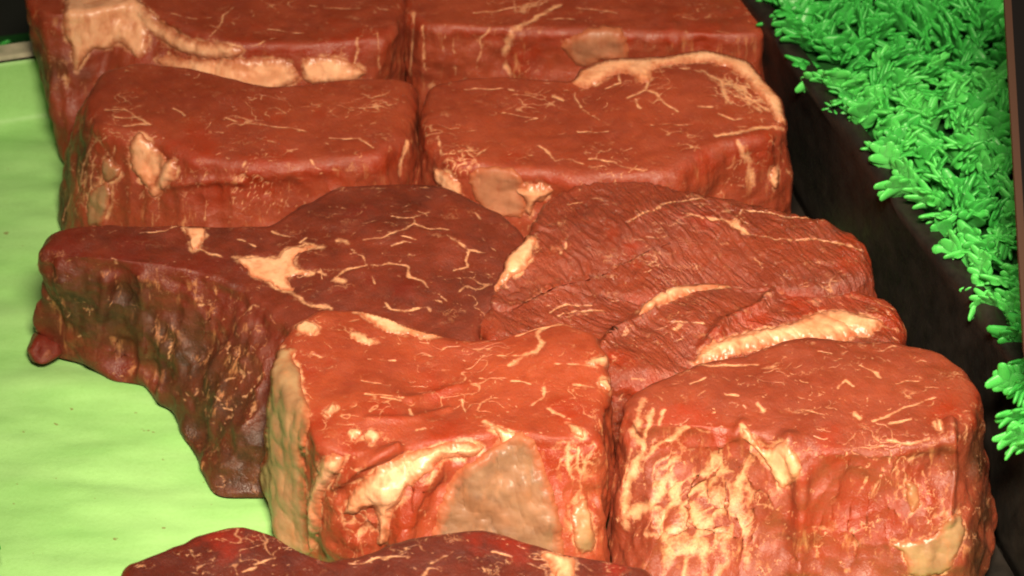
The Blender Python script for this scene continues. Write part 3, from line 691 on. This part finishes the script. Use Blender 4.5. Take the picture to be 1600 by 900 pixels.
build_steak('bright red raw steak with a cream fat face on its left and brown gristle', M_BRIGHT,
    [(425, 565), (440, 530), (458, 503), (500, 483), (560, 478), (620, 496), (700, 520), (790, 524), (850, 506), (885, 500), (935, 520), (950, 555), (954, 600), (944, 650), (928, 680), (880, 690), (800, 678), (700, 690), (600, 712), (520, 712), (482, 690), (466, 640), (440, 605)],
    0.057, base=[(415, 800), (400, 760), (440, 735), (600, 720), (900, 740), (944, 820), (956, 960), (920, 1000), (700, 985), (540, 925), (480, 880), (432, 862)], seed=8, r_edge=0.004, lump=0.0016,
    bumps=[(700, 560, 90, -0.0015), (680, 615, 42, -0.0022), (610, 640, 40, 0.0016), (555, 650, 40, 0.0012), (880, 545, 60, 0.002), (500, 520, 50, 0.001)],
    veins=[([(880, 504), (850, 512), (842, 520), (850, 535), (845, 547), (815, 557), (795, 567)], 6), ([(775, 556), (815, 556)], 3.5), ([(570, 615), (630, 622)], 4), ([(595, 622), (625, 625)], 4), ([(565, 594), (595, 600)], 4), ([(850, 605), (855, 620), (835, 635)], 4.5),
           ([(700, 520), (755, 527), (810, 525), (850, 510)], 4), ([(755, 660), (800, 680)], 7), ([(640, 640), (645, 650)], 5), ([(870, 565), (920, 570)], 4), ([(895, 600), (950, 605)], 5), ([(545, 500), (560, 498)], 5), ([(590, 560), (620, 562)], 3), ([(800, 595), (830, 600)], 4), ([(750, 590), (760, 592)], 4), ([(720, 625), (722, 645)], 4), ([(650, 670), (665, 668)], 5),
           ([(888, 690), (892, 740)], 6), ([(905, 700), (915, 800)], 5), ([(470, 548), (500, 560)], 3), ([(860, 640), (885, 650)], 5)],
    reds=[(680, 612, 30), (600, 640, 30), (490, 700, 40), (660, 770, 28), (640, 800, 35), (870, 720, 40), (530, 730, 25), (700, 680, 40), (550, 680, 30), (650, 740, 22), (480, 580, 20), (540, 850, 30), (900, 640, 30), (500, 660, 30)],
    creases=[([(675, 735), (650, 770), (635, 810), (625, 850)], 20, 0.0036), ([(525, 760), (560, 730), (620, 700)], 8, 0.0022), ([(640, 625), (680, 617), (715, 605)], 9, 0.0012), ([(575, 655), (640, 655), (700, 640)], 8, 0.0008)],
    netveins=[(905, 720, 40, 160, 0.12), (560, 820, 40, 190, 0.16)],
    patches=[(FS, [(540, 479), (572, 480), (615, 495), (660, 507), (705, 521), (685, 528), (630, 524), (598, 517), (575, 499)], 0.0009, M_FAT),
             (FN, [(459, 508), (480, 499), (501, 513), (490, 525), (465, 521)], 0.0009, M_FAT),
             (FN, [(545, 521), (560, 519), (592, 534), (575, 540), (550, 531)], 0.0008, M_FAT),
             (FC, [(418, 560), (436, 541), (464, 545), (457, 560), (471, 582), (470, 606), (482, 628), (486, 652), (480, 687), (475, 730), (482, 795), (486, 880), (428, 880), (414, 815), (402, 750), (392, 690), (396, 625), (408, 580)], 0.0018, M_FATPALE, 'cream slab of fat down the left face'),
             (FS, [(480, 775), (495, 745), (498, 722), (523, 706), (541, 714), (532, 740), (512, 760), (502, 780), (502, 812), (494, 860), (480, 862)], 0.0026, M_FAT),
             (FS, [(535, 800), (558, 755), (590, 730), (630, 708), (670, 698), (720, 687), (762, 698), (742, 716), (690, 716), (677, 735), (640, 757), (630, 775), (612, 800), (606, 850), (590, 856), (592, 810), (582, 790), (556, 804)], 0.0030, M_FAT),
             (SK, [(672, 850), (690, 778), (710, 738), (750, 712), (782, 686), (812, 671), (840, 693), (852, 735), (866, 770), (878, 820), (884, 900), (830, 900), (760, 895), (680, 890)], 0.0020, M_SINEW, 'dull grey brown sheet of gristle'),
             (FS, [(752, 660), (770, 664), (800, 676), (822, 680), (836, 700), (815, 690), (790, 700), (770, 706), (785, 682)], 0.0014, M_FAT),
             (FN, [(505, 645), (520, 630), (528, 636), (515, 652)], 0.0010, M_FAT),
             (FN, [(565, 680), (580, 670), (597, 678), (584, 696)], 0.0014, M_FAT),
             (FN, [(538, 678), (556, 667), (568, 673), (552, 690)], 0.0012, M_FAT),
             (FN, [(912, 570), (940, 556), (964, 556), (966, 580), (945, 573)], 0.0012, M_FAT),
             (FN, [(930, 594), (952, 590), (956, 614), (940, 606)], 0.0012, M_FAT),
             (FN, [(884, 660), (908, 668), (914, 686), (892, 677)], 0.0012, M_FAT),
             (FN, [(890, 800), (912, 772), (926, 808), (932, 860), (902, 870)], 0.0014, M_FATPALE)],
    sbumps=[(580, 820, 40, 0.003), (900, 760, 40, 0.002), (535, 720, 25, 0.0015), (560, 680, 20, 0.0012)],
    flecks=90, fang=-0.1)

build_steak('large raw steak at the lower right with lacy fat webbing over its front', M_MID2,
    [(968, 640), (980, 610), (1020, 590), (1090, 566), (1200, 535), (1300, 526), (1400, 530), (1480, 543), (1515, 570), (1532, 610), (1528, 650), (1490, 690), (1400, 712), (1300, 712), (1250, 700), (1150, 680), (1050, 668), (990, 665)],
    0.057, base=[(955, 980), (950, 860), (975, 780), (1100, 740), (1300, 720), (1490, 740), (1540, 800), (1546, 880), (1540, 960), (1400, 1000), (1250, 985), (1150, 1000), (1000, 990)], seed=9, r_edge=0.005, lump=0.0018,
    bumps=[(1280, 600, 140, 0.002), (1100, 620, 60, 0.001)],
    veins=[([(1009, 625), (990, 676), (1004, 699), (981, 760), (976, 825)], 9), ([(1041, 746), (1013, 788), (981, 807)], 11), ([(1046, 751), (1055, 788), (1027, 807), (1037, 844)], 10), ([(1004, 835), (1041, 839), (1051, 867), (1032, 895)], 9), ([(1088, 788), (1097, 825), (1083, 867), (1060, 867)], 10),
           ([(1125, 779), (1121, 807), (1097, 825)], 8), ([(1139, 760), (1153, 797), (1167, 844), (1172, 877)], 7), ([(1177, 699), (1153, 760), (1144, 807)], 6), ([(1032, 898), (1051, 853), (1083, 863), (1095, 835), (1130, 835)], 8), ([(1130, 838), (1135, 877), (1120, 900)], 7), ([(1075, 865), (1070, 898)], 7), ([(1100, 850), (1100, 895)], 6), ([(1160, 770), (1170, 820), (1190, 850)], 5), ([(1020, 760), (1030, 730), (1060, 720)], 6), ([(1060, 760), (1080, 740), (1100, 745)], 6), ([(1130, 704), (1135, 741), (1107, 779)], 6), ([(1020, 700), (1050, 690), (1075, 665)], 6), ([(1000, 720), (1030, 700)], 6), ([(1023, 640), (1005, 680)], 6), ([(1040, 640), (1020, 690)], 5), ([(1066, 700), (1050, 740)], 5), ([(985, 700), (975, 760)], 5),
           ([(1368, 657), (1410, 639), (1461, 620)], 4.5), ([(1345, 571), (1373, 583), (1377, 590)], 4), ([(1307, 606), (1317, 592), (1331, 601)], 5), ([(1093, 569), (1121, 573), (1181, 569)], 4), ([(981, 615), (995, 601), (1023, 597)], 5), ([(1499, 559), (1512, 572), (1524, 592)], 5),
           ([(1390, 660), (1420, 655)], 4), ([(1385, 680), (1425, 690), (1450, 685)], 5), ([(1250, 640), (1290, 650)], 3), ([(1180, 630), (1190, 640)], 5), ([(1440, 720), (1450, 745)], 4), ([(1335, 650), (1345, 655)], 6), ([(1400, 600), (1440, 595)], 3), ([(1080, 600), (1100, 590)], 4), ([(1130, 615), (1150, 618)], 4)],
    netveins=[(1090, 780, 110, 80, 0.06), (1380, 720, 70, 170, 0.08)],
    reds=[(1480, 640, 35), (1100, 660, 40), (1120, 690, 30), (1350, 800, 60), (1300, 830, 60), (1450, 780, 40), (1400, 820, 40), (1290, 700, 30)],
    creases=[([(1232, 690), (1252, 737), (1253, 800), (1248, 890)], 14, 0.0034), ([(1485, 660), (1487, 740), (1480, 810)], 8, 0.0025), ([(1160, 660), (1150, 680)], 10, 0.0015)],
    patches=[(FN, [(1156, 665), (1172, 672), (1181, 690), (1200, 704), (1223, 688), (1249, 713), (1253, 737), (1237, 757), (1219, 768), (1205, 735), (1181, 703), (1163, 687)], 0.0017, M_FAT),
             (FN, [(1413, 750), (1433, 758), (1440, 783), (1424, 808), (1417, 779)], 0.0018, M_FATPALE),
             (FN, [(1460, 652), (1475, 658), (1474, 673), (1463, 668)], 0.0014, M_FAT),
             (FS, [(1387, 847), (1424, 847), (1457, 837), (1499, 793), (1510, 835), (1482, 895), (1424, 905), (1413, 865)], 0.0014, M_FATPALE)],
    sbumps=[(1130, 790, 90, 0.004), (1060, 860, 60, 0.002), (1370, 770, 80, 0.003), (1320, 860, 60, 0.002), (1040, 700, 40, 0.001)],
    brown_shade=[(1530, 700, 60), (1540, 800, 60), (1530, 880, 60)], flecks=170, fang=0.25)

build_steak('dark maroon steak at the bottom edge, its fuzzy top cropped by the frame', M_MAROON,
    [(184, 880), (240, 856), (300, 833), (355, 818), (405, 828), (440, 852), (500, 872), (560, 862), (620, 840), (750, 824), (840, 842), (880, 856), (960, 870), (1025, 890), (1020, 990), (900, 1060), (600, 1090), (350, 1050), (200, 960)],
    0.052, seed=10, r_edge=0.005, lump=0.0014,
    bumps=[(360, 860, 50, 0.002), (700, 880, 90, 0.002)],
    veins=[([(550, 880), (600, 875), (640, 868)], 3.5), ([(400, 880), (430, 875)], 3.5), ([(670, 880), (700, 870)], 3.5), ([(770, 865), (800, 872)], 4), ([(380, 890), (400, 885)], 4)],
    reds=[(350, 838, 35), (790, 850, 30), (205, 880, 18), (740, 842, 18), (960, 888, 20)],
    patches=[(FN, [(842, 867), (873, 858), (898, 862), (898, 905), (870, 912), (859, 880)], 0.0022, M_FAT)],
    flecks=140)

# ------------------------------------------------------------------ plastic parsley
MG = NT('green_plastic'); c = MG.coord()
oi = MG.n('ShaderNodeObjectInfo').outputs['Random']
k = MG.mix(oi, (0.040, 0.36, 0.055), (0.095, 0.54, 0.10))
MG.set(base=k, rough=0.42, spec=0.4, sss=0.3, sssr=(0.3, 1.0, 0.3), ssss=0.002)
MG.l(MG.bump(MG.noise(c, 900, 3), 0.2, 0.0003), MG.b.inputs['Normal'])
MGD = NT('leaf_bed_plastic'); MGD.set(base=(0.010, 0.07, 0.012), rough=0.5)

def capsule(V, F, pts, rads, flat=0.6, nrm=(0, 1, 0), sides=8):
    pts = [np.array(p, float) for p in pts]; nrm = np.array(nrm, float); b0 = len(V)
    rings = []
    for i, p in enumerate(pts):
        t = pts[min(i + 1, len(pts) - 1)] - pts[max(i - 1, 0)]; t /= np.linalg.norm(t) + 1e-9
        s = np.cross(t, nrm); s /= np.linalg.norm(s) + 1e-9; n = np.cross(s, t)
        rings.append((p, s, n, rads[i], t))
    p, s, n, r, t = rings[-1]     # rounded tip
    for a in (0.5, 0.95): rings.append((p + t * r * math.sin(a * math.pi / 2), s, n, r * math.cos(a * math.pi / 2) + 1e-5, t))
    for (p, s, n, r, t) in rings:
        for k in range(sides):
            a = 2 * math.pi * k / sides; V.append(p + s * r * math.cos(a) + n * r * flat * math.sin(a))
    for i in range(len(rings) - 1):
        for k in range(sides):
            F.append((b0 + i * sides + k, b0 + i * sides + (k + 1) % sides, b0 + (i + 1) * sides + (k + 1) % sides, b0 + (i + 1) * sides + k))
    e = b0 + (len(rings) - 1) * sides; F.append(tuple(e + k for k in range(sides)))
def leaf_mesh(seed):
    rng = random.Random(seed); V, F = [], []
    L = 0.0145; bend = rng.uniform(0.0, 0.45)
    def axisp(t): return np.array([0, -bend * L * t * t, L * t * (1 - 0.15 * t * bend)])
    capsule(V, F, [axisp(t) for t in (0, 0.2, 0.45, 0.7, 0.92)], [0.0020, 0.0048, 0.0058, 0.0044, 0.0022], 0.22, sides=10)
    for k, t in enumerate((0.20, 0.40, 0.58, 0.74)):
        for s in (-1, 1):
            a = math.radians(rng.uniform(34, 62)) * s; ln = L * rng.uniform(0.32, 0.44) * (1.1 - 0.6 * abs(t - 0.45))
            p0 = axisp(t); d = np.array([math.sin(a), -rng.uniform(-0.15, 0.5), math.cos(a)]); d /= np.linalg.norm(d)
            curl = np.array([0, -rng.uniform(0, 0.25) * ln, 0.1 * ln])
            r = rng.uniform(0.0015, 0.0021)
            capsule(V, F, [p0, p0 + d * ln * 0.6, p0 + d * ln + curl], [r * 1.5, r * 1.25, r], 0.42)
    me = bpy.data.meshes.new('leaf'); me.from_pydata([tuple(v) for v in V], [], F); me.update()
    me.polygons.foreach_set('use_smooth', np.ones(len(me.polygons), dtype=bool)); me.materials.append(MG.m)
    return me
LEAVES = [leaf_mesh(50 + k) for k in range(7)]
def garnish(label, place, base_quad, z, seed=3, drop=0.0, prefer=None):
    rng = random.Random(seed)
    q0 = base_quad[0]
    root = empty('parsley_garnish', (float(q0[0]), float(q0[1]), z), label, 'garnish')
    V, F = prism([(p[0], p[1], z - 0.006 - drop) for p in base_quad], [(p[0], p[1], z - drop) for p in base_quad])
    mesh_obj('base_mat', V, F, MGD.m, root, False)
    if prefer: place = sorted(place, key=prefer)
    RV, RF = [], []
    for n, (x, y, zz_, sc, rx, rz, ry) in enumerate(place):
        me = rng.choice(LEAVES)
        if n < 300:
            o = bpy.data.objects.new('leaf', me); col.objects.link(o); o.parent = root
            o.location = (x - q0[0], y - q0[1], zz_ - z); o.scale = (sc, sc, sc); o.rotation_euler = (rx, ry, rz)
        else:
            mt = Matrix.Translation((x, y, zz_)) @ Euler((rx, ry, rz)).to_matrix().to_4x4() @ Matrix.Scale(sc, 4)
            b0 = len(RV); RV += [tuple(mt @ v.co) for v in me.vertices]; RF += [tuple(b0 + i for i in p.vertices) for p in me.polygons]
    if RV:
        o = mesh_obj('leaf_mass', RV, RF, MG.m, root); o['kind'] = 'stuff'
    return root
rng = random.Random(11)
pl = []
GZ = RZ - 0.004
def rline(t, d): return rb + raxis * t + perp * d
# strip beside the tray: leaves on a jittered grid, clumps fanning out
t = -0.10
cnt = 0
while t < 0.33:
    d = 0.0095
    while d < 0.115:
        p = rline(t + rng.uniform(-.004, .004), d + rng.uniform(-.003, .003))
        # only where the picture can see
        v = np.array([p[0], p[1], GZ]) - CAM; px = 800 + FPX * (v @ _r) / (v @ _f); py = 450 - FPX * (v @ _u) / (v @ _f)
        if px < 1680 and -60 < py < 800:
            edge = d < 0.014
            rx = rng.gauss(0.25, 0.42); rz = rng.uniform(-1.3, 1.3) if not edge else rng.uniform(-0.9, 0.3)
            ry = rng.gauss(0, 0.35) - (0.45 if edge else 0)
            pl.append((p[0], p[1], GZ - 0.001 + rng.uniform(-0.002, 0.004), rng.uniform(0.68, 1.0), rx, rz, ry)); cnt += 1
        d += 0.0054
    t += 0.0056
for (qx, qy) in ((1602, 585), (1600, 610), (1604, 635), (1598, 655), (1606, 680), (1604, 560), (1608, 600), (1610, 640), (1612, 690)):
    p = at(qx + 6, qy, GZ + 0.006)
    pl.append((p[0], p[1], GZ + 0.005, 0.85, rng.gauss(0.5, 0.3), rng.uniform(-0.6, 0.3), -0.9 + rng.gauss(0, 0.25)))
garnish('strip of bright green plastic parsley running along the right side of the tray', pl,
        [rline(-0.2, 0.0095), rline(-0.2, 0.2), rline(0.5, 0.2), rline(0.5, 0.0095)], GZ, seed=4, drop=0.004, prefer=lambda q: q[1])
# dark strip beyond the end of the tray, at the top left
pl = []
for k in range(110):
    p = fb + axis * (bt + rng.uniform(0.020, 0.055)) - perp * rng.uniform(0.20, 0.40)
    pl.append((p[0], p[1], -0.004, rng.uniform(0.8, 1.2), rng.gauss(0.2, 0.5), rng.uniform(-1.5, 1.5), rng.gauss(0, 0.4)))
garnish('shadowed plastic parsley behind the tray end at the top left corner', pl, [fb + axis * (bt + 0.016) - perp * 0.46, fb + axis * (bt + 0.016) - perp * 0.15, fb + axis * (bt + 0.065) - perp * 0.15, fb + axis * (bt + 0.065) - perp * 0.46], -0.004, seed=6)
# the strip along the left wall, almost all of it outside the frame
pl = []
for k in range(260):
    t = rng.uniform(-0.20, bt); d = rng.uniform(0.0, 0.035)
    p = fb + axis * t - perp * (W_TR + 0.010 + d)
    pl.append((p[0], p[1], 0.026 + rng.uniform(-0.003, 0.003), rng.uniform(0.75, 1.05), rng.gauss(0.3, 0.4), rng.uniform(-1.2, 1.2), (0.55 if d < 0.008 else 0.0) + rng.gauss(0, 0.3)))
pl0 = at(-8, 850, 0.022)
for k, (dx, dy) in enumerate([(0, 0), (-0.004, 0.006), (0.0, 0.010), (-0.006, -0.006), (0.001, -0.008)]):
    pl.append((pl0[0] - 0.004 + dx, pl0[1] + dy, 0.018, 1.0, 0.6, -0.4, 0.6 + 0.1 * k))
garnish('strip of plastic parsley whose tips show at the lower left edge', pl,
        [fb + axis * -0.22 - perp * (W_TR + 0.050), fb + axis * -0.22 - perp * (W_TR + 0.009), fb + axis * bt - perp * (W_TR + 0.009), fb + axis * bt - perp * (W_TR + 0.050)], 0.026, seed=8, drop=0.004, prefer=lambda q: -q[0] + q[1])

# ------------------------------------------------------------------ post at the right edge
MPB = NT('brown_metal'); MPB.set(base=(0.045, 0.018, 0.009), rough=0.5, spec=0.5)
MPK = NT('black_metal'); MPK.set(base=(0.004, 0.003, 0.003), rough=0.6, spec=0.15)
pa = at(1566, -60, 0.155); pb = at(1601, 560, 0.105)
root = empty('case_post', tuple(float(v) for v in pb), 'dark brown upright edge of the display case at the far right', 'post')
def bar(name, mat, off0, off1, dep0, dep1):
    lo = [(pb[0] + x, pb[1] + y, pb[2]) for x, y in ((off0, dep0), (off1, dep0), (off1, dep1), (off0, dep1))]
    hi = [(pa[0] + x, pa[1] + y, pa[2]) for x, y in ((off0, dep0), (off1, dep0), (off1, dep1), (off0, dep1))]
    V, F = prism(lo, hi); return mesh_obj(name, V, F, mat, root, False)
bar('trim', MPB.m, 0.0, 0.0022, 0.0, 0.004)
bar('panel', MPK.m, 0.0023, 0.030, 0.001, 0.006)
